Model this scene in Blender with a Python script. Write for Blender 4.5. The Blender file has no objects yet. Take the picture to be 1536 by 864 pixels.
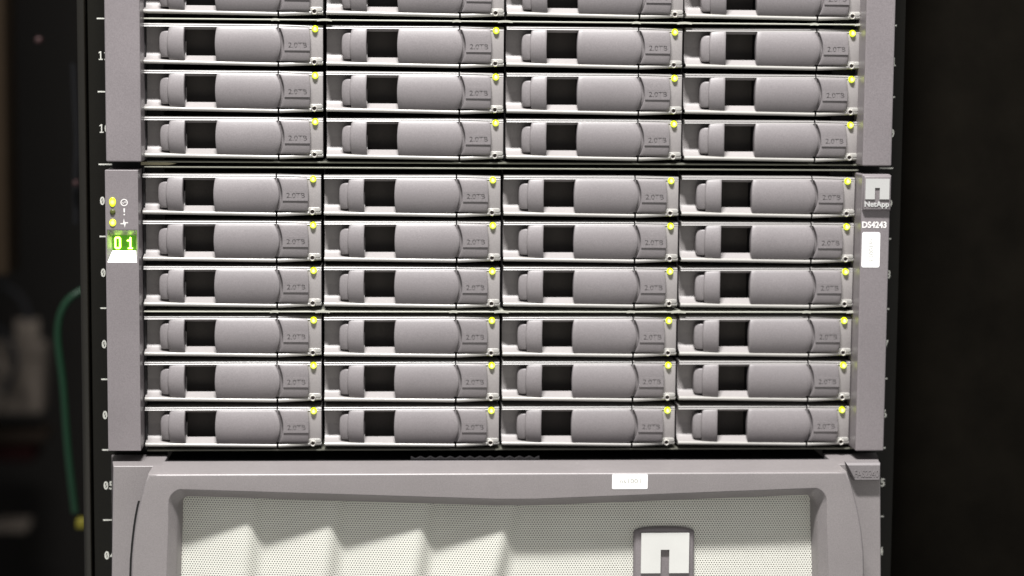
import bpy, bmesh, math, random
from mathutils import Vector, Matrix
random.seed(7)
MM = 0.001
scene = bpy.context.scene
COL = scene.collection

# ------------------------------------------------------------------ camera
cam_d = bpy.data.cameras.new("camera")
cam = bpy.data.objects.new("camera", cam_d)
COL.objects.link(cam)
scene.camera = cam
cam.location = (-69.15*MM, -1307.57*MM, 144.03*MM)
cam.rotation_mode = 'XYZ'
cam.rotation_euler = (math.radians(90-6.0675), math.radians(-0.4428), math.radians(-3.2979))
cam_d.sensor_width = 36.0
cam_d.lens = 36.0*3200/1536
cam_d.clip_start = 0.02
cam_d.clip_end = 50
cam_d.dof.use_dof = True
cam_d.dof.focus_distance = 1.285
cam_d.dof.aperture_fstop = 3.4

# ------------------------------------------------------------------ world and lamps
world = bpy.data.worlds.new("World")
scene.world = world
world.use_nodes = True
bg = world.node_tree.nodes['Background']
bg.inputs[0].default_value = (0.99, 0.985, 1.0, 1)
bg.inputs[1].default_value = 0.35

def area_lamp(name, loc, target, sx, sy, power, color):
    d = bpy.data.lights.new(name, 'AREA')
    d.shape = 'RECTANGLE'; d.size = sx; d.size_y = sy
    d.energy = power; d.color = color
    o = bpy.data.objects.new(name, d); COL.objects.link(o)
    o.location = loc
    o.rotation_euler = (Vector(target)-Vector(loc)).to_track_quat('-Z', 'Y').to_euler()
    return o
# ceiling tube in the aisle in front of the rack
area_lamp('ceiling_lamp', (-0.16, -0.84, 1.82), (0, 0, -0.05), 0.55, 0.12, 118, (1.0, 0.985, 0.972))

# added unseen fill lamp, standing in for light off the aisle floor
area_lamp('floor_bounce_fill', (0.0, -1.5, -0.62), (0, 0, -0.15), 1.4, 0.5, 3.2, (1.0, 0.95, 0.82))

scene.view_settings.view_transform = 'Standard'
scene.view_settings.look = 'None'
scene.view_settings.exposure = 0
scene.view_settings.gamma = 1
scene.view_settings.use_curve_mapping = False

# ------------------------------------------------------------------ materials
def new_mat(name):
    m = bpy.data.materials.new(name); m.use_nodes = True
    nt = m.node_tree
    return m, nt, nt.nodes['Principled BSDF']

def plastic(name, col, rough=0.55, grain=0.35, bump=0.25, scale=2600, var=0.05, spec=0.4, metal=0.0, specks=0.0):
    m, nt, b = new_mat(name)
    N, L = nt.nodes, nt.links
    tc = N.new('ShaderNodeTexCoord'); oi = N.new('ShaderNodeObjectInfo')
    mul = N.new('ShaderNodeMath'); mul.operation = 'MULTIPLY'; mul.inputs[1].default_value = 13.7
    L.new(oi.outputs['Random'], mul.inputs[0])
    add = N.new('ShaderNodeVectorMath'); add.operation = 'ADD'
    L.new(tc.outputs['Object'], add.inputs[0]); L.new(mul.outputs[0], add.inputs[1])
    n = N.new('ShaderNodeTexNoise'); n.inputs['Scale'].default_value = scale; n.inputs['Detail'].default_value = 2
    L.new(add.outputs[0], n.inputs['Vector'])
    n2 = N.new('ShaderNodeTexNoise'); n2.inputs['Scale'].default_value = 28; n2.inputs['Detail'].default_value = 4
    L.new(add.outputs[0], n2.inputs['Vector'])
    # value factor
    mr = N.new('ShaderNodeMapRange'); mr.inputs[1].default_value = 0.25; mr.inputs[2].default_value = 0.75
    mr.inputs[3].default_value = 1-grain*0.5; mr.inputs[4].default_value = 1+grain*0.5
    L.new(n.outputs['Fac'], mr.inputs[0])
    mr2 = N.new('ShaderNodeMapRange'); mr2.inputs[1].default_value = 0.3; mr2.inputs[2].default_value = 0.7
    mr2.inputs[3].default_value = 1-var; mr2.inputs[4].default_value = 1+var
    L.new(n2.outputs['Fac'], mr2.inputs[0])
    mr3 = N.new('ShaderNodeMapRange'); mr3.inputs[3].default_value = 1-var*0.7; mr3.inputs[4].default_value = 1+var*0.7
    L.new(oi.outputs['Random'], mr3.inputs[0])
    p1 = N.new('ShaderNodeMath'); p1.operation = 'MULTIPLY'
    L.new(mr.outputs[0], p1.inputs[0]); L.new(mr2.outputs[0], p1.inputs[1])
    p2 = N.new('ShaderNodeMath'); p2.operation = 'MULTIPLY'
    L.new(p1.outputs[0], p2.inputs[0]); L.new(mr3.outputs[0], p2.inputs[1])
    sc = N.new('ShaderNodeVectorMath'); sc.operation = 'SCALE'; sc.inputs[0].default_value = col
    L.new(p2.outputs[0], sc.inputs['Scale'])
    out = sc.outputs[0]
    if specks > 0:      # dust
        v = N.new('ShaderNodeTexVoronoi'); v.inputs['Scale'].default_value = 190
        L.new(add.outputs[0], v.inputs['Vector'])
        lt = N.new('ShaderNodeMath'); lt.operation = 'LESS_THAN'; lt.inputs[1].default_value = 0.07
        L.new(v.outputs['Distance'], lt.inputs[0])
        wn = N.new('ShaderNodeSeparateColor'); L.new(v.outputs['Color'], wn.inputs[0])
        gt = N.new('ShaderNodeMath'); gt.operation = 'GREATER_THAN'; gt.inputs[1].default_value = 1-specks
        L.new(wn.outputs[0], gt.inputs[0])
        mm = N.new('ShaderNodeMath'); mm.operation = 'MULTIPLY'; L.new(lt.outputs[0], mm.inputs[0]); L.new(gt.outputs[0], mm.inputs[1])
        mx = N.new('ShaderNodeMix'); mx.data_type = 'RGBA'
        L.new(mm.outputs[0], mx.inputs[0]); L.new(out, mx.inputs[6]); mx.inputs[7].default_value = (0.62, 0.6, 0.57, 1)
        out = mx.outputs[2]
    L.new(out, b.inputs['Base Color'])
    b.inputs['Roughness'].default_value = rough
    b.inputs['Specular IOR Level'].default_value = spec
    b.inputs['Metallic'].default_value = metal
    if bump > 0:
        bp = N.new('ShaderNodeBump'); bp.inputs['Strength'].default_value = bump; bp.inputs['Distance'].default_value = 0.00012
        L.new(n.outputs['Fac'], bp.inputs['Height']); L.new(bp.outputs[0], b.inputs['Normal'])
    return m

def emitter(name, col, strength, core=None, r=None):
    m, nt, b = new_mat(name)
    N, L = nt.nodes, nt.links
    b.inputs['Base Color'].default_value = (col[0]*0.5, col[1]*0.5, col[2]*0.5, 1)
    b.inputs['Roughness'].default_value = 0.25
    oi = N.new('ShaderNodeObjectInfo'); vr = N.new('ShaderNodeMapRange')
    vr.inputs[3].default_value = strength*0.86; vr.inputs[4].default_value = strength*1.14
    L.new(oi.outputs['Random'], vr.inputs[0]); L.new(vr.outputs[0], b.inputs['Emission Strength'])
    if core is None:
        b.inputs['Emission Color'].default_value = (*col, 1)
    else:
        tc = N.new('ShaderNodeTexCoord')
        mp = N.new('ShaderNodeVectorMath'); mp.operation = 'MULTIPLY'; mp.inputs[1].default_value = (1, 0, 1)
        L.new(tc.outputs['Object'], mp.inputs[0])
        ln = N.new('ShaderNodeVectorMath'); ln.operation = 'LENGTH'; L.new(mp.outputs[0], ln.inputs[0])
        mr = N.new('ShaderNodeMapRange'); mr.inputs[1].default_value = r*0.15; mr.inputs[2].default_value = r*0.75
        L.new(ln.outputs['Value'], mr.inputs[0])
        mx = N.new('ShaderNodeMix'); mx.data_type = 'RGBA'; L.new(mr.outputs[0], mx.inputs[0])
        mx.inputs[6].default_value = (*core, 1); mx.inputs[7].default_value = (*col, 1)
        L.new(mx.outputs[2], b.inputs['Emission Color'])
    return m

M = {}
M['ear'] = plastic('warm_grey_plastic', (0.178, 0.160, 0.165), rough=0.36, grain=0.28, bump=0.3, scale=1500, specks=0.012, spec=0.5)
M['bezel'] = plastic('bezel_grey_plastic', (0.212, 0.194, 0.194), rough=0.36, grain=0.28, bump=0.3, scale=1500, specks=0.012, spec=0.5)
M['frame'] = plastic('carrier_frame_plastic', (0.270, 0.252, 0.248), rough=0.42, grain=0.2, bump=0.2, scale=1500)
M['bar'] = plastic('bright_bar', (0.34, 0.33, 0.31), rough=0.28, grain=0.12, bump=0.05, spec=0.6)
M['drive'] = plastic('drive_grey_plastic', (0.184, 0.169, 0.172), rough=0.46, grain=0.26, bump=0.3, scale=1500, specks=0.006)
M['rail_edge'] = plastic('pale_satin_rail', (0.225, 0.215, 0.208), rough=0.32, grain=0.12, bump=0.05, spec=0.6)
M['window'] = plastic('dark_brown_plastic', (0.062, 0.054, 0.049), rough=0.7, grain=0.5, bump=0.4)
M['windowside'] = plastic('black_plastic', (0.006, 0.006, 0.007), rough=0.7, grain=0.2)
M['tray'] = plastic('dark_steel_tray', (0.05, 0.047, 0.05), rough=0.45, grain=0.2)
M['bay'] = plastic('black_bay_metal', (0.010, 0.009, 0.010), rough=0.6, grain=0.2)
M['sheet'] = plastic('zinc_sheet_edge', (0.42, 0.42, 0.36), rough=0.35, grain=0.2, bump=0.1, metal=0.0)
M['sheetdim'] = plastic('darker_zinc_edge', (0.20, 0.20, 0.165), rough=0.45, grain=0.3, bump=0.1, metal=0.4)  # darker and more metallic than the divider's sheet
M['screwring'] = plastic('bright_screw', (0.62, 0.60, 0.56), rough=0.3, grain=0.1, metal=0.5)
M['hole'] = plastic('dark_hole', (0.04, 0.028, 0.025), rough=0.6, grain=0.1)
M['brass'] = plastic('beige_bracket', (0.33, 0.30, 0.20), rough=0.5, grain=0.2)
M['mesh'] = plastic('pale_perforated_paint', (0.69, 0.685, 0.62), rough=0.6, grain=0.08, bump=0.0, var=0.03)
M['silver'] = plastic('brushed_silver', (0.64, 0.64, 0.61), rough=0.5, grain=0.05, bump=0.05)
M['silverdim'] = plastic('shaded_silver', (0.42, 0.42, 0.41), rough=0.5, grain=0.1, bump=0.05)  # dimmer silver, the ear logo's shade put into the colour
M['white'] = plastic('white_print', (0.72, 0.70, 0.68), rough=0.6, grain=0.1, bump=0)
M['sticker'] = plastic('white_sticker', (0.93, 0.93, 0.92), rough=0.5, grain=0.02, bump=0, var=0.01)
M['faint'] = plastic('faint_print', (0.36, 0.36, 0.31), rough=0.6, grain=0.1, bump=0)
M['rampwhite'] = plastic('white_reflector', (0.92, 0.90, 0.90), rough=0.5, grain=0.05, bump=0)
M['black'] = plastic('black_gap', (0.006, 0.006, 0.006), rough=0.7, grain=0.2)
M['rack'] = plastic('black_rack_paint', (0.006, 0.0055, 0.004), rough=0.36, grain=0.5, bump=0.3, scale=1500, specks=0.01, spec=0.22)
M['racklip'] = plastic('black_rack_edge', (0.008, 0.007, 0.005), rough=0.36, grain=0.5, bump=0.4, scale=1500, spec=0.4)  # slightly lighter and glossier black than the rails
M['tickpaint'] = plastic('rack_mark_white', (0.66, 0.66, 0.60), rough=0.6, grain=0.15, bump=0)
M['darkwall'] = plastic('dark_backdrop', (0.004, 0.0035, 0.003), rough=0.9, grain=0.2, spec=0.1)
M['cabinet'] = plastic('black_cabinet_panel', (0.0045, 0.0037, 0.0026), rough=0.85, grain=0.4, spec=0.03, var=0.25)
M['brownpanel'] = plastic('brown_cabinet_edge', (0.019, 0.013, 0.008), rough=0.8, grain=0.2, spec=0.05)  # left background colours from here on have the cabinet's dimness put in
M['brownshelf'] = plastic('dark_brown_shelf', (0.010, 0.007, 0.005), rough=0.8, grain=0.2, spec=0.05)
M['greencable'] = plastic('green_cable_jacket', (0.002, 0.027, 0.010), rough=0.5, grain=0.1)
M['yellowplug'] = plastic('yellow_plug', (0.15, 0.13, 0.006), rough=0.5, grain=0.1)
M['palebox'] = plastic('dimmed_pale_case', (0.062, 0.052, 0.043), rough=0.8, spec=0.1, grain=0.1, var=0.2)
M['greycable'] = plastic('grey_cable_jacket', (0.010, 0.010, 0.011), rough=0.7, spec=0.1, grain=0.1)
M['redcase'] = plastic('dark_red_case', (0.006, 0.001, 0.001), rough=0.8, spec=0.05, grain=0.1)
M['pinkcap'] = plastic('dull_pink_cap', (0.04, 0.016, 0.016), rough=0.6, grain=0.1)
M['led'] = emitter('green_yellow_led', (0.70, 0.82, 0.002), 1.4, core=(1.3, 1.3, 0.7), r=2.0*MM)
M['earled'] = emitter('ear_led', (0.80, 0.88, 0.01), 1.2, core=(1.3, 1.25, 0.6), r=2.4*MM)
M['ledoff'] = plastic('unlit_olive_led', (0.07, 0.08, 0.02), rough=0.3, grain=0.1)
M['digit'] = emitter('green_digit', (0.55, 1.0, 0.08), 13.0)
M['displayglass'] = emitter('green_halo_glass', (0.055, 0.20, 0.002), 1.0)  # halo around the digits put into the glass as weak emission

# ------------------------------------------------------------------ mesh helpers (all in millimetres)
class MB:
    def __init__(s): s.bm = bmesh.new()
    def verts(s, pts): return [s.bm.verts.new(p) for p in pts]
    def loop(s, vs):
        try: return s.bm.faces.new(vs)
        except ValueError: return None
    def box(s, x0, x1, y0, y1, z0, z1):
        v = s.verts([(x, y, z) for x in (x0, x1) for y in (y0, y1) for z in (z0, z1)])
        for f in ((0,1,3,2),(4,6,7,5),(0,4,5,1),(2,3,7,6),(0,2,6,4),(1,5,7,3)): s.loop([v[i] for i in f])
        return s
    def rings(s, rings, close=True, cap0=True, cap1=True):
        R = [s.verts(r) for r in rings]
        n = len(R[0])
        for a, b in zip(R, R[1:]):
            for i in range(n if close else n-1):
                j = (i+1) % n
                s.loop([a[i], a[j], b[j], b[i]])
        if cap0: s.loop(R[0])
        if cap1: s.loop(R[-1][::-1])
        return s
    def sweep(s, prof, xs, dz=lambda x: 0, dy=lambda x: 0):
        return s.rings([[(x, y+dy(x), z+dz(x)) for y, z in prof] for x in xs])
    def prism(s, poly, y0, y1, top=None):          # poly in (x,z); optional smaller front polygon
        t = top or poly
        return s.rings([[(x, y1, z) for x, z in poly], [(x, y0, z) for x, z in t]])
    def patch(s, xl, xr, yf, z0, z1, nx, nz, yb):   # solid with a curved front
        G = []
        for k in range(nz+1):
            z = z0+(z1-z0)*k/nz; t = k/nz*2-1
            row = []
            for i in range(nx+1):
                u = i/nx; x = xl(t)+(xr(t)-xl(t))*u
                row.append((x, yf(t, u), z))
            G.append(row)
        F = [s.verts(r) for r in G]
        B = [s.verts([(x, yb, z) for x, y, z in r]) for r in G]
        for k in range(nz):
            for i in range(nx):
                s.loop([F[k][i], F[k][i+1], F[k+1][i+1], F[k+1][i]])
                s.loop([B[k][i], B[k+1][i], B[k+1][i+1], B[k][i+1]])
            s.loop([F[k][0], F[k+1][0], B[k+1][0], B[k][0]])
            s.loop([F[k][nx], B[k][nx], B[k+1][nx], F[k+1][nx]])
        for i in range(nx):
            s.loop([F[0][i], B[0][i], B[0][i+1], F[0][i+1]])
            s.loop([F[nz][i], F[nz][i+1], B[nz][i+1], B[nz][i]])
        return s
    def disc(s, cx, cz, prof, n=16):               # lathe round y; prof = [(r,y)...] front first
        R = [s.verts([(cx+r*math.cos(2*math.pi*i/n), y, cz+r*math.sin(2*math.pi*i/n)) for i in range(n)]) for r, y in prof]
        for a, b in zip(R, R[1:]):
            for i in range(n): s.loop([a[i], a[(i+1) % n], b[(i+1) % n], b[i]])
        s.loop(R[0]); s.loop(R[-1][::-1])
        return s
    def tube(s, pts, r, n=10):
        pts = [Vector(p) for p in pts]; rg = []
        for i, p in enumerate(pts):
            d = (pts[min(i+1, len(pts)-1)]-pts[max(i-1, 0)]).normalized()
            a = d.orthogonal().normalized() if i == 0 else (a-d*a.dot(d)).normalized()
            b = d.cross(a)
            rg.append([tuple(p+a*(r*math.cos(2*math.pi*k/n))+b*(r*math.sin(2*math.pi*k/n))) for k in range(n)])
        return s.rings(rg)
    def mesh(s, name, mat, bevel=0, seg=2, smooth=True, ang=32):
        bm = s.bm
        bmesh.ops.recalc_face_normals(bm, faces=bm.faces[:])
        if bevel > 0:
            ed = [e for e in bm.edges if len(e.link_faces) == 2 and e.calc_face_angle(0) > math.radians(ang)]
            bmesh.ops.bevel(bm, geom=ed, offset=bevel, segments=seg, affect='EDGES', clamp_overlap=True, profile=0.5)
        for f in bm.faces: f.smooth = smooth
        if smooth:
            for e in bm.edges:
                if len(e.link_faces) == 2 and e.calc_face_angle(0) > math.radians(50): e.smooth = False
        bmesh.ops.scale(bm, vec=(MM, MM, MM), verts=bm.verts[:])
        me = bpy.data.meshes.new(name); bm.to_mesh(me); bm.free()
        if mat: me.materials.append(M[mat])
        return me
    def build(s, name, mat, parent=None, loc=(0, 0, 0), **k):
        return link(name, s.mesh(name, mat, **k), parent, loc)

def link(name, me, parent=None, loc=(0, 0, 0)):
    o = bpy.data.objects.new(name, me); COL.objects.link(o)
    o.parent = parent; o.location = [c*MM for c in loc]
    return o

def crisp(o):
    m = o.modifiers.new('normals', 'WEIGHTED_NORMAL'); m.keep_sharp = True; m.weight = 80
    return o

def empty(name, loc=(0, 0, 0)):
    o = bpy.data.objects.new(name, None); COL.objects.link(o)
    o.empty_display_size = 0.02
    o.location = [c*MM for c in loc]
    return o

def tag(o, label=None, cat=None, group=None, kind=None):
    if label: o['label'] = label
    if cat: o['category'] = cat
    if group: o['group'] = group
    if kind: o['kind'] = kind
    return o

def rounded_rect(x0, x1, z0, z1, r, n=5):
    pts = []
    for cx, cz, a0 in ((x1-r, z1-r, 0), (x0+r, z1-r, 90), (x0+r, z0+r, 180), (x1-r, z0+r, 270)):
        for i in range(n+1):
            a = math.radians(a0+90*i/n); pts.append((cx+r*math.cos(a), cz+r*math.sin(a)))
    return pts

def text_mesh(name, txt, x0, x1, z0, z1, y0, y1, mat, bold=0.0, rot=False, keep=False):
    """letters between y0 (front) and y1 (back), fitted into the rectangle"""
    cu = bpy.data.curves.new(name, 'FONT'); cu.body = txt; cu.extrude = 0.5; cu.offset = bold; cu.resolution_u = 3
    ob = bpy.data.objects.new(name, cu); COL.objects.link(ob)
    dg = bpy.context.evaluated_depsgraph_get()
    me = bpy.data.meshes.new_from_object(ob.evaluated_get(dg))
    bpy.data.objects.remove(ob); bpy.data.curves.remove(cu)
    P = [v.co.copy() for v in me.vertices]
    if rot: P = [Vector((p.y, -p.x, p.z)) for p in P]
    ax0, ax1 = min(p.x for p in P), max(p.x for p in P); ay0, ay1 = min(p.y for p in P), max(p.y for p in P)
    for v, p in zip(me.vertices, P):
        v.co = ((x0+(x1-x0)*(p.x-ax0)/(ax1-ax0))*MM, (y1+(y0-y1)*(p.z+0.5))*MM, (z0+(z1-z0)*(p.y-ay0)/(ay1-ay0))*MM)
    me.materials.clear(); me.materials.append(M[mat])
    me.name = name
    return me

def engraved_plate(name, txt, tx0, tx1, tz0, tz1, x0, x1, z0, z1, y0, y1, mat):
    """plate with the letters cut through it"""
    cu = bpy.data.curves.new(name, 'FONT'); cu.body = txt; cu.resolution_u = 4; cu.offset = 0.020; cu.fill_mode = 'NONE'
    ob = bpy.data.objects.new(name, cu); COL.objects.link(ob)
    dg = bpy.context.evaluated_depsgraph_get()
    me = bpy.data.meshes.new_from_object(ob.evaluated_get(dg))
    bpy.data.objects.remove(ob)
    P = [(v.co.x, v.co.y) for v in me.vertices]; nb = {}
    for e in me.edges:
        a, b = e.vertices; nb.setdefault(a, []).append(b); nb.setdefault(b, []).append(a)
    X = [p[0] for p in P]; Y = [p[1] for p in P]; ax0, ax1, ay0, ay1 = min(X), max(X), min(Y), max(Y)
    loops = []; seen = set()
    for st in nb:
        if st in seen: continue
        lp = [st]; seen.add(st); cur = st
        while True:
            nx = [q for q in nb[cur] if q not in seen]
            if not nx: break
            cur = nx[0]; seen.add(cur); lp.append(cur)
        loops.append([(tx0+(tx1-tx0)*(P[i][0]-ax0)/(ax1-ax0), tz0+(tz1-tz0)*(P[i][1]-ay0)/(ay1-ay0)) for i in lp])
    loops.append([(x0, z0), (x1, z0), (x1, z1), (x0, z1)])
    c2 = bpy.data.curves.new(name, 'CURVE'); c2.dimensions = '2D'; c2.fill_mode = 'BOTH'; c2.extrude = (y1-y0)/2
    for lp in loops:
        sp = c2.splines.new('POLY'); sp.points.add(len(lp)-1); sp.use_cyclic_u = True
        for p, (x, z) in zip(sp.points, lp): p.co = (x, z, 0, 1)
    ob = bpy.data.objects.new(name, c2); COL.objects.link(ob)
    dg = bpy.context.evaluated_depsgraph_get()
    me = bpy.data.meshes.new_from_object(ob.evaluated_get(dg))
    bpy.data.objects.remove(ob)
    ym = (y0+y1)/2
    for v in me.vertices: v.co = Vector((v.co.x*MM, (ym-v.co.z)*MM, v.co.y*MM))
    me.materials.clear(); me.materials.append(M[mat]); me.name = name
    return me

# ------------------------------------------------------------------ dark surroundings
tag(MB().box(-2500, 2500, 1250, 1262, -3000, 2200).build('backdrop_sheet', 'darkwall'), kind='structure')  # added black sheet standing in for the unlit depth behind
cp = MB().box(254.5, 900, 62, 80, -700, 600).build('cabinet_panel', 'cabinet', bevel=0.6)
tag(cp, 'flat black cabinet panel filling the dark right side behind the rack', 'panel')
bp_ = MB().box(-640, -413, 640, 700, -52, 700).build('cabinet_panel', 'brownpanel', bevel=1)
tag(bp_, 'dim brown cabinet edge along the upper left border', 'panel')

# ------------------------------------------------------------------ rack with rails
rack = empty('equipment_rack', (0, 12, -400))
tag(rack, 'black equipment rack with white unit marks on its two upright rails', 'rack')
ZB = 400
def wz(z): return z+ZB          # world z to rack-local z
tick_me = MB().box(-4.2, 4.2, -0.16, 0.2, -0.42, 0.42).mesh('tick_mark', 'tickpaint')
for side in (-1, 1):
    mb = MB()
    if side < 0:
        prof = [(-251.9, 0), (-206, 0), (-206, 2), (-249.9, 2), (-249.9, 60), (-251.9, 60)]
    else:
        prof = [(251.7, 0), (206, 0), (206, 2), (249.7, 2), (249.7, 60), (251.7, 60)]
    mb.rings([[(x, y, wz(-600)) for x, y in prof], [(x, y, wz(600)) for x, y in prof]])
    rail = mb.build('rail', 'rack', rack, bevel=0.5)
    if side < 0:
        MB().box(-258.2, -253.4, -1.0, 55, wz(-600), wz(600)).build('post_edge', 'racklip', rack, bevel=0.8)
        MB().box(-254, -250, 16, 50, wz(-600), wz(600)).build('post_core', 'black', rack)
    for i in range(-8, 7):
        z = 79.3+44.33*i
        t = link('tick_mark', tick_me, rail, (side*(246.2-4.2+0.0), 0, wz(z)))
    for i in range(-8, 6):
        n = 9+i
        z = 79.3+44.33*i - 22.4
        s = '%02d' % n
        for k, ch in enumerate(s):
            xa = (-245.6+k*3.35) if side < 0 else (240.2+k*3.35)
            w = 2.8
            if ch == '1':
                zz = wz(z); m1 = MB()
                m1.prism([(xa+0.3, zz-2.6), (xa+w-0.1, zz-2.6), (xa+w-0.1, zz-2.0), (xa+1.85, zz-2.0), (xa+1.85, zz+2.6), (xa+1.25, zz+2.6), (xa+0.3, zz+1.9), (xa+0.3, zz+1.25), (xa+1.15, zz+1.7), (xa+1.15, zz-2.0), (xa+0.3, zz-2.0)], -0.16, 0.15)
                me = m1.mesh('unit_number', 'tickpaint')
            else:
                me = text_mesh('unit_number', ch, xa, xa+w, wz(z)-2.6, wz(z)+2.6, -0.16, 0.15, 'tickpaint', bold=0.02)
            d = link('unit_number', me, rail)
            if ch == '0':
                mz = MB(); c = Vector((xa+w/2, 0, wz(z)))
                mz.prism([(c.x-0.75, c.z-1.2), (c.x-0.35, c.z-1.35), (c.x+0.75, c.z+1.2), (c.x+0.35, c.z+1.35)], -0.15, 0.1)
                mz.build('unit_number', 'tickpaint', rail)

# ------------------------------------------------------------------ drive carrier (origin at its status light)
def bow_bottom(x):
    if x <= -22: return -1.0*max(0, (x+102)/80)**1.2
    return -0.95+1.15*(x+20)/25
def bow_top(x):
    if x <= -22: return 0.15*(x+102)/80
    return 0.05-0.55*(x+20)/25
def arc(t): return 1-t*t

def round_prof(zc, r, yf, yb, n=8):
    p = [(yb, zc-r), ]
    for i in range(n+1):
        a = -math.pi/2+math.pi*i/n
        p.append((yf+r-r*math.cos(a), zc+r*math.sin(a)))
    p.append((yb, zc+r))
    return p

D = {}      # shared carrier meshes
# top edge: two stepped bands with a groove, in two lengths
mb = MB()
pt = [(9, 0.5), (-2.0, 0.5), (-2.3, 0.65), (-2.1, 1.15), (-1.3, 1.48), (0.4, 1.5), (0.4, 1.78), (-1.6, 1.8), (-1.5, 2.1), (-0.8, 2.62), (0.3, 2.9), (30, 2.9), (30, 2.3), (9, 2.3)]
xsL = [-103.2+i*(80.4)/12 for i in range(13)]
mb.sweep(pt, xsL, bow_top); mb.sweep(pt, [-21.9, -14, -7, 0, 4.7], bow_top, lambda x: 0.04*(x+21))
D['top_rail'] = mb.mesh('top_rail', 'rail_edge')
# bottom bar
mb = MB()
mb.sweep(round_prof(-20.55, 1.2, -3.0, 30), xsL, bow_bottom)
mb.sweep(round_prof(-20.55, 1.2, -3.0, 30), [-21.6, -14, -7, 0, 4.7], bow_bottom, lambda x: 0.05*(x+21.6))
D['bottom_rail'] = mb.mesh('bottom_rail', 'bar')
# tray body with the scooped recess on the left
mb = MB()
mb.box(-103.2, -79, 7.4, 40, -21.2, 2.4)                          # back wall of recess
mb.rings([[(x, -1.2, -19.35+bow_bottom(x)*0.6), (x, 2.2, -18.7), (x, 4.4, -17.4), (x, 6.0, -15.3), (x, 7.0, -12.2), (x, 7.5, -8.0), (x, 7.5, -21.4), (x, -1.2, -21.0)] for x in (-103.2, -78.4)])
D['tray_left'] = mb.mesh('recess', 'frame')
mb = MB()
mb.rings([[(x, -1.4, -19.55+bow_bottom(x)*0.45), (x, 3.4, -16.7), (x, 3.4, -21), (x, -1.4, -21.2)] for x in (-79.0, -58)])
mb.rings([[(x, -0.6, 0.62), (x, 1.6, -0.95), (x, 3.0, -0.95), (x, 3.0, 0.62)] for x in (-79.6, -58.5)])
D['window_ledge'] = mb.mesh('window_ledge', 'frame')
mb = MB()
mb.box(-80, -57.5, 15, 19, -21, 2.4)
D['window_back'] = mb.mesh('window_back', 'window')
mb = MB()
mb.box(-80.2, -79.0, 0.5, 18, -21, 0.5); mb.box(-59.4, -58, -1, 18, -21, 0.5); mb.box(-80, -57.6, 3.6, 18, -20.9, -18.4)
D['window_wall'] = mb.mesh('window_wall', 'windowside')
mb = MB()
mb.box(-103.2, 4.7, 30, 150, -21.2, 2.4)
D['tray'] = mb.mesh('tray', 'tray')
D['front_plate'] = MB().box(-58, 4.7, -0.9, 30, -19.4, 0.4).mesh('front_plate', 'drive')
# lever: loop on the left and wide grip on the right
yb_prof = lambda t: -2.6-2.7*(1-t*t)
mb = MB()
mb.patch(lambda t: -87.9-1.1*arc(t), lambda t: -78.5-0.5*arc(t), lambda t, u: yb_prof(t)+0.9*(1-u)**2, -19.5, 0.75, 6, 14, 3.5)
D['lever_loop'] = mb.mesh('lever_loop', 'drive', bevel=0.55)
mb = MB()
mb.patch(lambda t: -59.3-1.0*arc(t), lambda t: -23.6+3.1*arc(t), lambda t, u: yb_prof(t), -20.1, 0.85, 12, 16, 1.0)
D['lever_grip'] = mb.mesh('lever_grip', 'drive', bevel=0.5)
mb = MB()
def tabx(t): return -92.6-1.4*max(0, 1-abs(t)**3.2)
mb.patch(tabx, lambda t: -88.2, lambda t, u: -1.6-1.2*arc(t)+1.6*(1-u)**2, -17.8, -1.9, 6, 14, 6)
D['latch_tab'] = mb.mesh('latch_tab', 'drive', bevel=0.6)
# end cover, its plate with engraved capacity
mb = MB()
mb.patch(lambda t: -21.3+2.6*arc(t), lambda t: -3.5+0.7*arc(t), lambda t, u: (-2.9-1.4*(1-abs(t)**3))+0.1*u*u, -19.6, 0.75, 8, 16, 1.0)
D['end_cover'] = mb.mesh('end_cover', 'drive', bevel=0.45)
D['capacity_plate'] = engraved_plate('capacity_plate', '2.0TB', -16.1, -4.9, -11.35, -8.3, -18.4, -3.1, -13.0, -6.9, -4.8, -4.25, 'drive')
mb = MB(); mb.box(-18.3, -3.2, -4.32, -3.0, -12.9, -7.0)
D['plate_base'] = mb.mesh('plate_base', 'drive')
# light zone and screw boss
mb = MB(); mb.box(-4.5, 4.65, -1.2, 2, -19.0, 0.9)
D['light_panel'] = mb.mesh('light_panel', 'frame', bevel=0.2)
mb = MB(); mb.prism(rounded_rect(-3.4, 4.6, -19.9, -17.2, 1.25), -2.0, 1.0)
D['screw_boss'] = mb.mesh('screw_boss', 'bar', bevel=0.3)
mb = MB()
n = 18
prof = [(1.05, -1.5), (1.15, -3.3), (1.55, -3.75), (1.95, -3.3), (1.95, 0)]
R = [mb.verts([(-0.5+r*math.cos(2*math.pi*i/n), y, -19.9+r*math.sin(2*math.pi*i/n)) for i in range(n)]) for r, y in prof]
for a, b in zip(R, R[1:]):
    for i in range(n): mb.loop([a[i], a[(i+1) % n], b[(i+1) % n], b[i]])
D['screw'] = mb.mesh('screw', 'screwring')
D['screw_hole'] = MB().disc(-0.5, -19.9, [(1.16, -2.3), (1.16, -0.5)], 16).mesh('screw_hole', 'hole')
# status light: small domed lens
D['status_light'] = MB().disc(0, 0.1, [(0.5, -3.5), (1.1, -3.25), (1.6, -2.7), (1.95, -1.8), (2.05, -0.8), (2.05, 0.5)], 18).mesh('status_light', 'led')

ORD = ['first', 'second', 'third', 'fourth', 'fifth', 'sixth']
COLN = ['leftmost column', 'second column from left', 'third column from left', 'rightmost column']
PX, PR, GAP = 109.87, 28.0876, 2.583
def row_z(r): return (2.5-r)*PR+(GAP/2 if r < 3 else -GAP/2)

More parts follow.
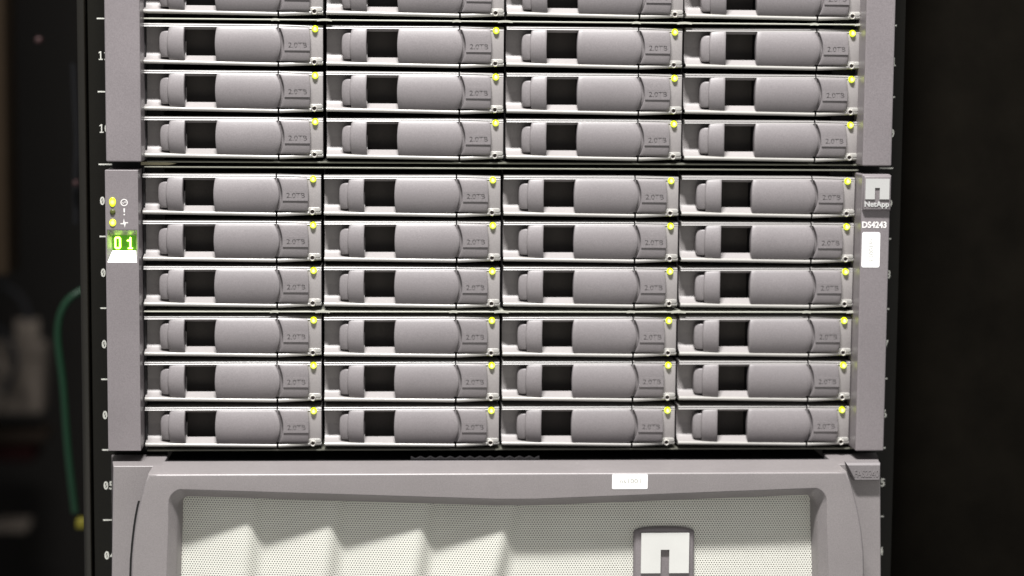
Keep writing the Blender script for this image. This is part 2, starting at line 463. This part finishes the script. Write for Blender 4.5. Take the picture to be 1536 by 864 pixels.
def make_drive(x, y, z, label):
    t = empty('disk_drive', (x, y, z))
    t.rotation_euler = (math.radians(random.uniform(-.25, .25)), math.radians(random.uniform(-.12, .12)), math.radians(random.uniform(-.3, .3)))
    tag(t, label, 'disk drive', 'grey drive carriers in the two disk shelves')
    for k in ('tray', 'top_rail', 'bottom_rail', 'window_ledge', 'window_back', 'lever_grip', 'lever_loop', 'latch_tab', 'front_plate', 'end_cover', 'light_panel', 'status_light'):
        link(k, D[k], t)
    link('recess', D['tray_left'], t)
    wb = [c for c in t.children if c.name.startswith('window_back')]
    pb = link('plate_base', D['plate_base'], t)
    link('capacity_plate', D['capacity_plate'], pb)
    link('window_wall', D['window_wall'], t)
    b = link('screw_boss', D['screw_boss'], t)
    link('screw', D['screw'], b); link('screw_hole', D['screw_hole'], b)
    return t

SHELF = [(0.0, 0.0, 0.0), (1.3, 2.4, 177.8)]        # x, y, z shift of the lower and upper shelf
for si, (dx, dy, dz) in enumerate(SHELF):
    for r in range(6):
        if si == 1 and r < 2: continue               # above the frame
        for c in range(4):
            x = (c-1.5)*PX+50.0+dx; z = row_z(r)+dz
            if si == 0:
                lab = 'grey 2.0TB drive carrier, %s, %s row of lower shelf%s' % (COLN[c], ORD[r], '')
            else:
                lab = ['grey drive carrier cut by the top picture edge, %s', 'grey 2.0TB drive carrier, %s, topmost full row in view', 'grey 2.0TB drive carrier, %s, second-lowest row of upper shelf', 'grey 2.0TB drive carrier, %s, lowest row of upper shelf'][r-2] % COLN[c]
            make_drive(x+random.uniform(-.15, .15), dy+random.uniform(-.25, .25), z+random.uniform(-.12, .12), lab)

# ------------------------------------------------------------------ disk shelves
def ear(mbname, shelf, x0, x1, z0, z1, notch=None):
    """hollow-fronted plastic ear cover; notch = recess rectangle on the front"""
    mb = MB()
    y0, y1 = -18, 9
    if notch is None:
        mb.rings([[(x0-0.4, y1, z0), (x1+0.4, y1, z0), (x1+0.4, y1, z1), (x0-0.4, y1, z1)],
                  [(x0, y0, z0), (x1, y0, z0), (x1, y0, z1), (x0, y0, z1)]])
        return crisp(mb.build(mbname, 'ear', shelf, bevel=0.9, seg=3))
    nx0, nx1, nz0, nz1, ix0, ix1, iz0, iz1, yd = notch
    out = [(x0, z0), (x1, z0), (x1, z1), (x0, z1)]
    a = [(nx0, nz0), (nx1, nz0), (nx1, nz1), (nx0, nz1)]
    b = [(ix0, iz0), (ix1, iz0), (ix1, iz1), (ix0, iz1)]
    mb.rings([[(x, y1, z) for x, z in out], [(x, y0, z) for x, z in out], [(x, y0, z) for x, z in a], [(x, yd, z) for x, z in b]], cap0=True, cap1=False)
    return crisp(mb.build(mbname, 'ear', shelf, bevel=0.5))

def make_shelf(dx, dy, dz, label, full):
    s = empty('disk_shelf', (dx, dy, dz-98.0))
    tag(s, label, 'disk shelf', 'four-row disk shelves stacked in the rack')
    L = lambda z: z+98.0
    zt = 78.4; zb = -96.2
    # enclosure behind the carriers
    mb = MB()
    mb.box(-217.0, 222.0, 160, 420, L(zb), L(zt))
    mb.box(-218.4, -217.2, 3, 420, L(zb), L(zt)); mb.box(222.0, 223.2, 3, 420, L(zb), L(zt))
    for c in range(1, 4):
        xx = (c-2)*PX+50-0-49.2+ (0.8)
        mb.box(xx-0.4, xx+0.4, 14, 160, L(zb+1), L(zt-1))
    mb.build('enclosure', 'bay', s)
    MB().box(-217.2, 221.9, -0.3, 160, L(zb-0.45), L(zb+0.45)).build('bottom_plate', 'sheetdim', s, bevel=0.2)
    MB().box(-217.2, 221.9, -0.3, 160, L(zt-0.40), L(zt+0.40)).build('top_plate', 'sheetdim', s, bevel=0.2)
    mb = MB()
    mb.box(-218.0, 221.6, -2.6, 160, L(-9.8-0.42), L(-9.8+0.42))
    dv = mb.build('divider', 'sheet', s, bevel=0.2)
    for c in range(0, 4):
        xb = (c-1.5)*PX+50
        for xx, w in ((xb+5.6, 9.0), (xb-24, 5.0)):
            MB().sweep([(4, -0.7), (-2.75, -0.7), (-2.75, 0.55), (4, 0.55)], [xx-w/2, xx-w/4, xx, xx+w/4, xx+w/2], lambda x, xx=xx, w=w: 0.35*(1-((x-xx)/(w/2))**2)-0.1).build('dimple', 'sheet', dv, (0, 0, L(-9.8)))
            MB().sweep([(4, -0.3), (-0.6, -0.3), (-0.6, 0.55), (4, 0.55)], [xx-w/3, xx, xx+w/3], lambda x, xx=xx, w=w: 0.2*(1-((x-xx)/(w/3))**2)).build('dimple', 'sheetdim', s, (0, 0, L(zb)))
    return s, L

lower, LZ = make_shelf(0, 0, 0, 'lower disk shelf with status display and logo badge on its grey ears', True)
upper, UZ = make_shelf(1.3, 2.4, 177.8, 'upper disk shelf with plain grey ears, cut by the picture top', False)

for sh, f in ((upper, UZ),):
    ear('ear_cover', sh, -239.4, -218.4, f(-95.6), f(76.0))
    ear('ear_cover', sh, 219.4, 237.4, f(-95.9), f(76.0))
# left ear of the lower shelf with the display recess
el = ear('ear_cover', lower, -238.6, -218.9, LZ(-93.2), LZ(77.4), (-237.9, -219.8, LZ(21.7), LZ(41.4), -235.2, -221.2, LZ(28.6), LZ(37.9), -13.2))
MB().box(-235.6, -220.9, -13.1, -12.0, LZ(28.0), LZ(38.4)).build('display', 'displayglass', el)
disp = [o for o in el.children][0]
# white reflector ramp below the digits
mb = MB(); zr0, zr1 = LZ(21.9), LZ(28.5)
mb.rings([[(-237.6, -17.95, zr0), (-220.1, -17.95, zr0), (-220.1, -17.5, zr0-0.3), (-237.6, -17.5, zr0-0.3)], [(-235.1, -13.4, zr1), (-221.3, -13.4, zr1), (-221.3, -12.4, zr1-0.6), (-235.1, -12.4, zr1-0.6)]])
mb.build('reflector', 'rampwhite', el)
# digits 0 and 1
def seg(mb, x0, x1, z0, z1): mb.prism(rounded_rect(x0, x1, LZ(z0), LZ(z1), min(x1-x0, z1-z0)*0.45, 3), -13.7, -13.0)
mb = MB(); X = -233.9
seg(mb, X, X+0.95, 30.2, 36.3); seg(mb, X+2.85, X+3.8, 30.2, 36.3); seg(mb, X+0.5, X+3.3, 29.6, 30.6); seg(mb, X+0.5, X+3.3, 35.9, 36.9)
mb.build('digit', 'digit', disp)
mb = MB(); X = -224.9
seg(mb, X, X+1.0, 29.7, 36.7); seg(mb, X-1.5, X+0.5, 34.2, 35.1); seg(mb, X-1.0, X+1.9, 29.6, 30.4)
mb.build('digit', 'digit', disp)
for z, m, rx, rz in ((58.2, 'earled', 2.0, 2.9), (52.2, 'ledoff', 1.7, 1.7), (45.8, 'earled', 2.0, 2.2)):
    mb = MB(); mb.disc(0, 0, [(0.4, -1.0), (0.75, -0.85), (1.0, -0.3), (1.0, 1.0)], 20)
    for v in mb.bm.verts: v.co.x *= rx; v.co.z *= rz
    mb.build('indicator_light', m, el, (-234.2, -18.0, LZ(z)))
# icons: power circle, exclamation mark, activity pulse
def flat(mb, pts): mb.prism([(x-227.3, LZ(z)) for x, z in pts], -18.14, -17.9)
mb = MB(); n = 20
for i in range(n):
    a, b = 2*math.pi*i/n, 2*math.pi*(i+1)/n
    flat(mb, [(2.2*math.cos(a), 57.9+2.2*math.sin(a)), (2.2*math.cos(b), 57.9+2.2*math.sin(b)), (1.6*math.cos(b), 57.9+1.6*math.sin(b)), (1.6*math.cos(a), 57.9+1.6*math.sin(a))])
for s in (-1, 1):
    for i in range(6):
        a, b = math.radians(30*i), math.radians(30*(i+1))
        f = lambda r, q: (s*(0.55-r*math.cos(q)), 57.9+s*(r*math.sin(q)-0.1))
        flat(mb, [f(0.75, a), f(0.75, b), f(0.35, b), f(0.35, a)])
mb.build('power_icon', 'white', el)
mb = MB(); flat(mb, [(-0.35, 52.0), (0.35, 52.0), (0.5, 54.4), (-0.5, 54.4)]); flat(mb, rounded_rect(-0.45, 0.45, 50.2, 51.1, 0.4, 3))
mb.build('warning_icon', 'white', el)
mb = MB()
flat(mb, [(-2.3, 45.5), (-0.8, 45.5), (-0.3, 48.4), (0.25, 46.1), (2.2, 46.1), (2.2, 45.4), (0.9, 45.4), (0.2, 42.8), (-0.25, 44.8), (-2.3, 44.8)])
mb.build('pulse_icon', 'white', el)

# right ear of the lower shelf with badge, lettering and sticker
er = ear('ear_cover', lower, 220.2, 237.9, LZ(-94.6), LZ(77.0))
mb = MB()
mb.rings([[(x, -18, z) for x, z in ((219.9+0.6, LZ(54.4)), (238.2, LZ(54.4)), (238.2, LZ(76.6)), (219.9+0.6, LZ(76.6)))],
          [(x, -20.6, z) for x, z in ((220.9, LZ(55.6)), (237.5, LZ(55.6)), (237.2, LZ(75.6)), (221.3, LZ(75.6)))]])
badge = mb.build('badge', 'ear', er, bevel=0.3)
def logo_poly(x0, x1, z0, z1, n0, n1, nz): return [(x0, z0), (n0, z0), (n0, nz), (n1, nz), (n1, z0), (x1, z0), (x1, z1), (x0, z1)]
MB().prism(logo_poly(221.7, 236.4, LZ(61.9), LZ(74.4), 227.5, 230.5, LZ(68.9)), -21.4, -20.5).build('logo', 'silverdim', badge, smooth=False)
link('lettering', text_mesh('lettering', 'NetApp', 221.4, 236.6, LZ(56.2), LZ(60.6), -21.0, -20.5, 'silverdim', bold=0.03), badge)
link('model_lettering', text_mesh('model_lettering', 'DS4243', 220.8, 236.0, LZ(44.0), LZ(48.1), -18.16, -17.9, 'white', bold=0.035), er)
st = MB().prism(rounded_rect(221.0, 232.2, LZ(19.8), LZ(41.5), 1.2), -18.2, -17.95).build('asset_sticker', 'sticker', er)
link('lettering', text_mesh('lettering', 'ns10013', 225.4, 228.3, LZ(23.5), LZ(37.5), -18.26, -18.15, 'faint', rot=True), st)

# bracket flange seen in the gap between the shelves
MB().prism([(-219.5, LZ(79.4)), (-203, LZ(79.4)), (-198, LZ(80.6)), (-208, LZ(81.4)), (-219.5, LZ(81.4))], 3, 14).build('bracket_flange', 'brass', lower)

# ------------------------------------------------------------------ storage controller with wide bezel
ctl = empty('storage_controller', (0, 0, -276))
tag(ctl, 'storage controller with grey framed bezel and pale folded mesh at the bottom', 'controller')
CZ = lambda z: z+276.0
ZT, ZBOT = -100.3, -274.0
def side_x(z, side):       # outline of the centre frame, bulging a little downwards
    t = min(1, max(0, (ZT-z)/64.0)); e = (1-(1-t)**2.0)
    return (-210.5-10.6*e) if side < 0 else (206.9+12.1*e)
def open_top(x):           # shallow V of the opening
    return -116.0+(abs(x-7.8)/188.0)*6.6
# opening loop, clockwise from top-left
def opening(ins_x, ins_t, ins_b, r=9.0):
    P = []
    xl0, xr0 = -199.2+ins_x, 195.6-ins_x
    zb = ZBOT+14+ins_b
    nc = 7
    # left side, upwards, side slightly flared towards the bottom
    def sx(z, s):
        f = min(1, max(0, (-125-z)/40.0))
        return (xl0-1.6*f) if s < 0 else (xr0+2.2*f)
    ztl = open_top(xl0)-ins_t; ztr = open_top(xr0)-ins_t
    for i in range(13): 
        z = zb+r+(ztl-r-zb-r)*i/12; P.append((sx(z, -1), z))
    for i in range(1, nc):
        a = math.pi-math.pi/2*i/nc; P.append((xl0+r+r*math.cos(a), ztl-r+r*math.sin(a)))
    for i in range(17):
        x = xl0+r+(7.8-xl0-r)*i/16; P.append((x, open_top(x)-ins_t - (0.0 if i < 16 else -0.4)))
    for i in range(1, 17):
        x = 7.8+(xr0-r-7.8)*i/16; P.append((x, open_top(x)-ins_t))
    for i in range(1, nc):
        a = math.pi/2-math.pi/2*i/nc; P.append((xr0-r+r*math.cos(a), ztr-r+r*math.sin(a)))
    for i in range(13):
        z = ztr-r+(zb+r-ztr+r)*i/12; P.append((sx(z, 1), z))
    for i in range(1, nc):
        a = -math.pi/2*i/nc; P.append((sx(zb, 1)-r+r*math.cos(a), zb+r+r*math.sin(a)))
    for i in range(9):
        x = sx(zb, 1)-r+(sx(zb, -1)+r-sx(zb, 1)+r)*i/8; P.append((x, zb))
    for i in range(1, nc):
        a = -math.pi/2-math.pi/2*i/nc; P.append((sx(zb, -1)+r+r*math.cos(a), zb+r+r*math.sin(a)))
    return P
def outer_from(P):
    """outline points matching the opening loop"""
    out = []
    xl0, xr0 = min(p[0] for p in P), max(p[0] for p in P); zt, zb = max(p[1] for p in P), min(p[1] for p in P)
    for x, z in P:
        u = (x-xl0)/(xr0-xl0); v = (z-zb)/(zt-zb)
        dl, dr, dt, db = u, 1-u, (1-v)*0.45, v*0.45
        m = min(dl, dr, dt, db)
        zz = ZBOT+(ZT-ZBOT)*v
        if m == dl: out.append((side_x(zz, -1), zz))
        elif m == dr: out.append((side_x(zz, 1), zz))
        else:
            zz = ZT if m == dt else ZBOT
            a, b = side_x(zz, -1), side_x(zz, 1)
            out.append((a+(b-a)*u, zz))
    return out
O1 = opening(0, 0, 0); O2 = opening(4.6, 5.6, 4.2, 7.5); O3 = opening(6.0, 6.1, 5.6, 6.5); O4 = opening(9.0, 6.3, 7.5, 4.0)
OUT = outer_from(O1)
for zc in (ZT, ZBOT):
    for sd in (-1, 1):
        cx = side_x(zc, sd)
        i = min(range(len(OUT)), key=lambda k: (OUT[k][0]-cx)**2+(OUT[k][1]-zc)**2)
        OUT[i] = (cx, zc)
YF = -56.0
def inset(P, d):
    cx, cz = 0, (ZT+ZBOT)/2
    return [(x-d*(1 if x > cx else -1)*(1 if abs(abs(x-cx)-205) < 25 else 0), z-d*(1 if z > cz else -1)*(1 if (abs(z-ZT) < 1 or abs(z-ZBOT) < 1) else 0)) for x, z in P]
mb = MB()
ring = lambda P, y: [(x, y, CZ(z)) for x, z in P]
OUTB = OUT
mb.rings([ring(OUTB, -15), ring(OUTB, -44), ring(OUT, YF+1.3), ring(inset(OUT, 0.38), YF+0.42), ring(inset(OUT, 1.3), YF), ring(O1, YF), ring([((a[0]*.85+b[0]*.15), (a[1]*.85+b[1]*.15)) for a, b in zip(O1, O2)], YF+0.35), ring(O2, -49.5), ring(O3, -47.5), ring(O4, -34)], cap0=False, cap1=False)
frame = crisp(mb.build('bezel_frame', 'bezel', ctl))
MB().box(-205, 205, -20, 250, CZ(-268), CZ(-103)).build('chassis', 'bay', ctl)
# flanks
for sd in (-1, 1):
    mb = MB()
    if sd < 0:
        bk = [(-240.2, -100.2), (-205, -100.2), (-205, -274), (-240.5, -274)]
        fr = [(-234.2, -100.2), (-205, -100.2), (-205, -274), (-238.5, -274)]
        zs = 0
    else:
        bk = [(239.5, -100.4), (205, -100.4), (205, -274), (240.5, -274)]
        fr = [(233.2, -100.4), (205, -100.4), (205, -274), (238.6, -274)]
    mb.rings([[(x, 8, CZ(z)) for x, z in bk], [(x, -30, CZ(z)) for x, z in fr]])
    fl = crisp(mb.build('flank', 'bezel', ctl, bevel=0.7))
    if sd < 0:
        # thin dark release slot following the frame
        ps = [(-219.2, -121.5), (-220.0, -124.5), (-221.3, -131), (-222.4, -138), (-223.6, -148), (-224.5, -158), (-225.0, -170), (-225.3, -190)]
        w = 0.85
        poly = [(x-w/2, CZ(z)) for x, z in ps]+[(x+w, CZ(z)) for x, z in ps[::-1]]
        MB().prism(poly, -30.12, -29.5).build('release_slot', 'black', fl)
    else:
        mb = MB()
        tp = [(211.0, -98.9), (232.3, -98.9), (232.1, -110.0), (216.0, -110.0), (213.6, -105.5)]
        bk2 = [(x, z) for x, z in tp]
        mb.rings([[(x, -28, CZ(z)) for x, z in tp], [(x, -33.6, CZ(z)) for x, z in tp], [(x+(0.8 if x < 220 else -0.3), -34.9, CZ(z-(1.4 if z > -101 else -0.5))) for x, z in tp]])
        tb = crisp(mb.build('name_tab', 'drive', fl, bevel=0.3))
        link('lettering', text_mesh('lettering', 'FAS2240', 216.2, 231.2, CZ(-107.6), CZ(-103.2), -35.15, -34.7, 'drive', bold=0.005), tb)
# sticker on the frame
st = MB().prism(rounded_rect(64.9, 86.3, CZ(-110.2), CZ(-101.1), 0.8), YF-0.2, YF+0.05).build('asset_sticker', 'sticker', frame)
link('lettering', text_mesh('lettering', 'ns1001', 69.5, 82.0, CZ(-106.6), CZ(-104.0), YF-0.26, YF-0.15, 'faint'), st)

# perforated folded mesh: every hole is cut, joined to one sheet
FOLD = [(-149.8, -0.107), (-100.7, -0.128), (-45.6, -0.155), (6.1, -0.245)]
def mesh_raw(x, z):
    d = (-119.0-z); prev = -190.0
    for x0, k in FOLD:
        xf = x0+k*d*0.95; w = 8.0
        if x < xf: return -40.2-6.9*max(0.0, min(1.0, (x-prev)/(xf-prev)))
        if x < xf+w: return -47.1+6.9*(x-xf)/w
        prev = xf+w
    return -40.2
def mesh_y(x, z):          # the sheet metal bends with a soft radius
    return (mesh_raw(x-3.6, z)+2*mesh_raw(x-1.8, z)+2*mesh_raw(x, z)+2*mesh_raw(x+1.8, z)+mesh_raw(x+3.6, z))/8.0
px, pz = 1.56, 1.35
import numpy as np
xs0, xs1, zs0, zs1 = -197.0, 195.0, -262.0, -112.0
nc, nr = int((xs1-xs0)/px), int((zs1-zs0)/pz)
V = []; F = []
HR = 0.43
hexo = [(px/2, pz*0.333), (0, pz*0.667), (-px/2, pz*0.333), (-px/2, -pz*0.333), (0, -pz*0.667), (px/2, -pz*0.333)]
hexi = [(HR*math.cos(math.radians(30+60*i)), HR*math.sin(math.radians(30+60*i))) for i in range(6)]
for r in range(nr):
    zc = zs1-r*pz
    for c in range(nc):
        xc = xs0+c*px+(px/2 if r % 2 else 0)
        b = len(V)
        for dx, dz in hexo: V.append((xc+dx, mesh_y(xc+dx, zc+dz), CZ(zc+dz)))
        yc = mesh_y(xc, zc)
        for dx, dz in hexi: V.append((xc+dx, mesh_y(xc+dx, zc+dz), CZ(zc+dz)))
        for dx, dz in hexi: V.append((xc+dx, mesh_y(xc+dx, zc+dz)+1.0, CZ(zc+dz)))
        for i in range(6):
            j = (i+1) % 6
            F.append((b+i, b+j, b+6+j, b+6+i)); F.append((b+6+i, b+6+j, b+12+j, b+12+i))
me = bpy.data.meshes.new('perforated_mesh')
me.from_pydata([(x*MM, y*MM, z*MM) for x, y, z in V], [], F)
me.materials.append(M['mesh']); me.update()
po = link('perforated_mesh', me, ctl)
po['kind'] = 'stuff'
MB().box(-197, 195, -26, -24, CZ(-262), CZ(-110)).build('mesh_backing', 'tray', ctl)

# badge standing on the mesh
mb = MB()
bz0, bz1 = -180.0, -136.4
def badge_loop(i): 
    P = []
    for k in range(9):
        u = k/8; x = 80.4+i+(36.3-2*i)*u; P.append((x, CZ(bz1-i-1.2*(2*u-1)**2-(1.2 if k in (0, 8) else 0))))
    for k in range(5): P.append((116.9-i+0.4*k/4, CZ(bz1-4-(bz1-4-bz0-i)*k/4)))
    for k in range(5): P.append((80.2+i-0.2, CZ(bz0+i+(bz1-4-bz0-i)*k/4)))
    return P
mb.rings([[(x, -39, z) for x, z in badge_loop(0)], [(x, -42.2, z) for x, z in badge_loop(0)], [(x, -43.2, z) for x, z in badge_loop(0.5)], [(x, -43.6, z) for x, z in badge_loop(1.4)]])
bd = mb.build('badge', 'ear', ctl)
MB().prism(logo_poly(84.3, 113.5, CZ(-164.3), CZ(-139.6), 96.2, 101.5, CZ(-149.8)), -45.6, -43.4).build('logo', 'silver', bd, smooth=False)

# serrated dark strip in the gap above the bezel
mb = MB()
for i in range(13):
    x = -52+i*6.1
    mb.prism([(x-3.0, CZ(-99.9)), (x+3.0, CZ(-99.9)), (x+3.0, CZ(-98.2)), (x, CZ(-99.6)), (x-3.0, CZ(-98.2))], -13.5, -10)
mb.build('serrated_strip', 'bay', ctl)

# ------------------------------------------------------------------ blurred things left of the rack
def spline(pts, n=8):
    P = [Vector(p) for p in pts]; out = []
    for i in range(len(P)-1):
        p0, p1, p2, p3 = P[max(i-1, 0)], P[i], P[i+1], P[min(i+2, len(P)-1)]
        for k in range(n):
            t = k/n
            out.append(0.5*((2*p1)+(-p0+p2)*t+(2*p0-5*p1+4*p2-p3)*t*t+(-p0+3*p1-3*p2+p3)*t**3))
    out.append(P[-1]); return out
g = MB().tube(spline([(-270, 330, -18), (-297, 305, -29), (-311, 300, -40), (-317, 300, -62), (-313.5, 300, -102), (-310.5, 300, -153), (-306, 300, -199)]), 2.6, 10).build('network_cable', 'greencable')
tag(g, 'green network cable hanging in a bend left of the rack', 'cable')
yp = MB().box(-305, -297, 296, 306, -211, -203.5).build('cable_plug', 'yellowplug', bevel=1.2)
tag(yp, 'small yellow plug below the end of the green cable', 'plug')
gc = MB().tube(spline([(-304, 310, 140), (-302, 310, 80), (-303, 310, 60), (-304, 312, 20)]), 2.4, 8).build('network_cable', 'greycable')
tag(gc, 'faint grey vertical cable beside the upper rack rail', 'cable')
t = empty('equipment_case', (-466, 1000, -240))
tag(t, 'blurred pale grey equipment case at the left picture edge', 'equipment case')
MB().box(-46, 23, 0, 60, 0, 74).build('case_body', 'palebox', t, bevel=4)
MB().box(-4, 22, -3, 0, 62, 104).build('face_plate', 'palebox', t, bevel=3)
MB().box(2, 9, -6, -3, 20, 92).build('rib', 'palebox', t, bevel=1)
cb = MB().tube(spline([(-500, 985, -138), (-482, 983, -148), (-468, 983, -170), (-469, 983, -192), (-482, 983, -215)]), 3.6, 8).build('network_cable', 'greycable')
tag(cb, 'dark cable loop crossing the blurred pale case', 'cable')
c2 = MB().tube(spline([(-480, 900, -80), (-458, 900, -92), (-444, 900, -106), (-438, 900, -126)]), 3, 8).build('network_cable', 'greycable')
tag(c2, 'dim grey cable arching above the blurred pale case', 'cable')
rb = MB().box(-515, -452, 1000, 1060, -292, -276).build('equipment_case', 'redcase', bevel=3)
tag(rb, 'dark red equipment front below the blurred pale case', 'equipment case')
rb = MB().box(-515, -440, 1000, 1060, -272, -260).build('equipment_case', 'brownshelf', bevel=3)
tag(rb, 'dim brown shelf edge just under the blurred pale case', 'equipment case')
wb = MB().box(-515, -461, 1000, 1040, -371, -361).build('equipment_case', 'palebox', bevel=3)
tag(wb, 'short pale horizontal bar low at the left picture edge', 'equipment case')
for (x, y, z, r, lab) in ((-331, 320, 157, 2.6, 'dull pink round button in the dark near the upper left corner'), (-302, 300, 51, 2.2, 'dull pink round button beside the rail at mid height')):
    o = MB().disc(0, 0, [(r*.5, -2.4), (r*.9, -1.6), (r, 0), (r, 4)], 14).build('indicator_button', 'pinkcap', loc=(x, y, z))
    tag(o, lab, 'button')
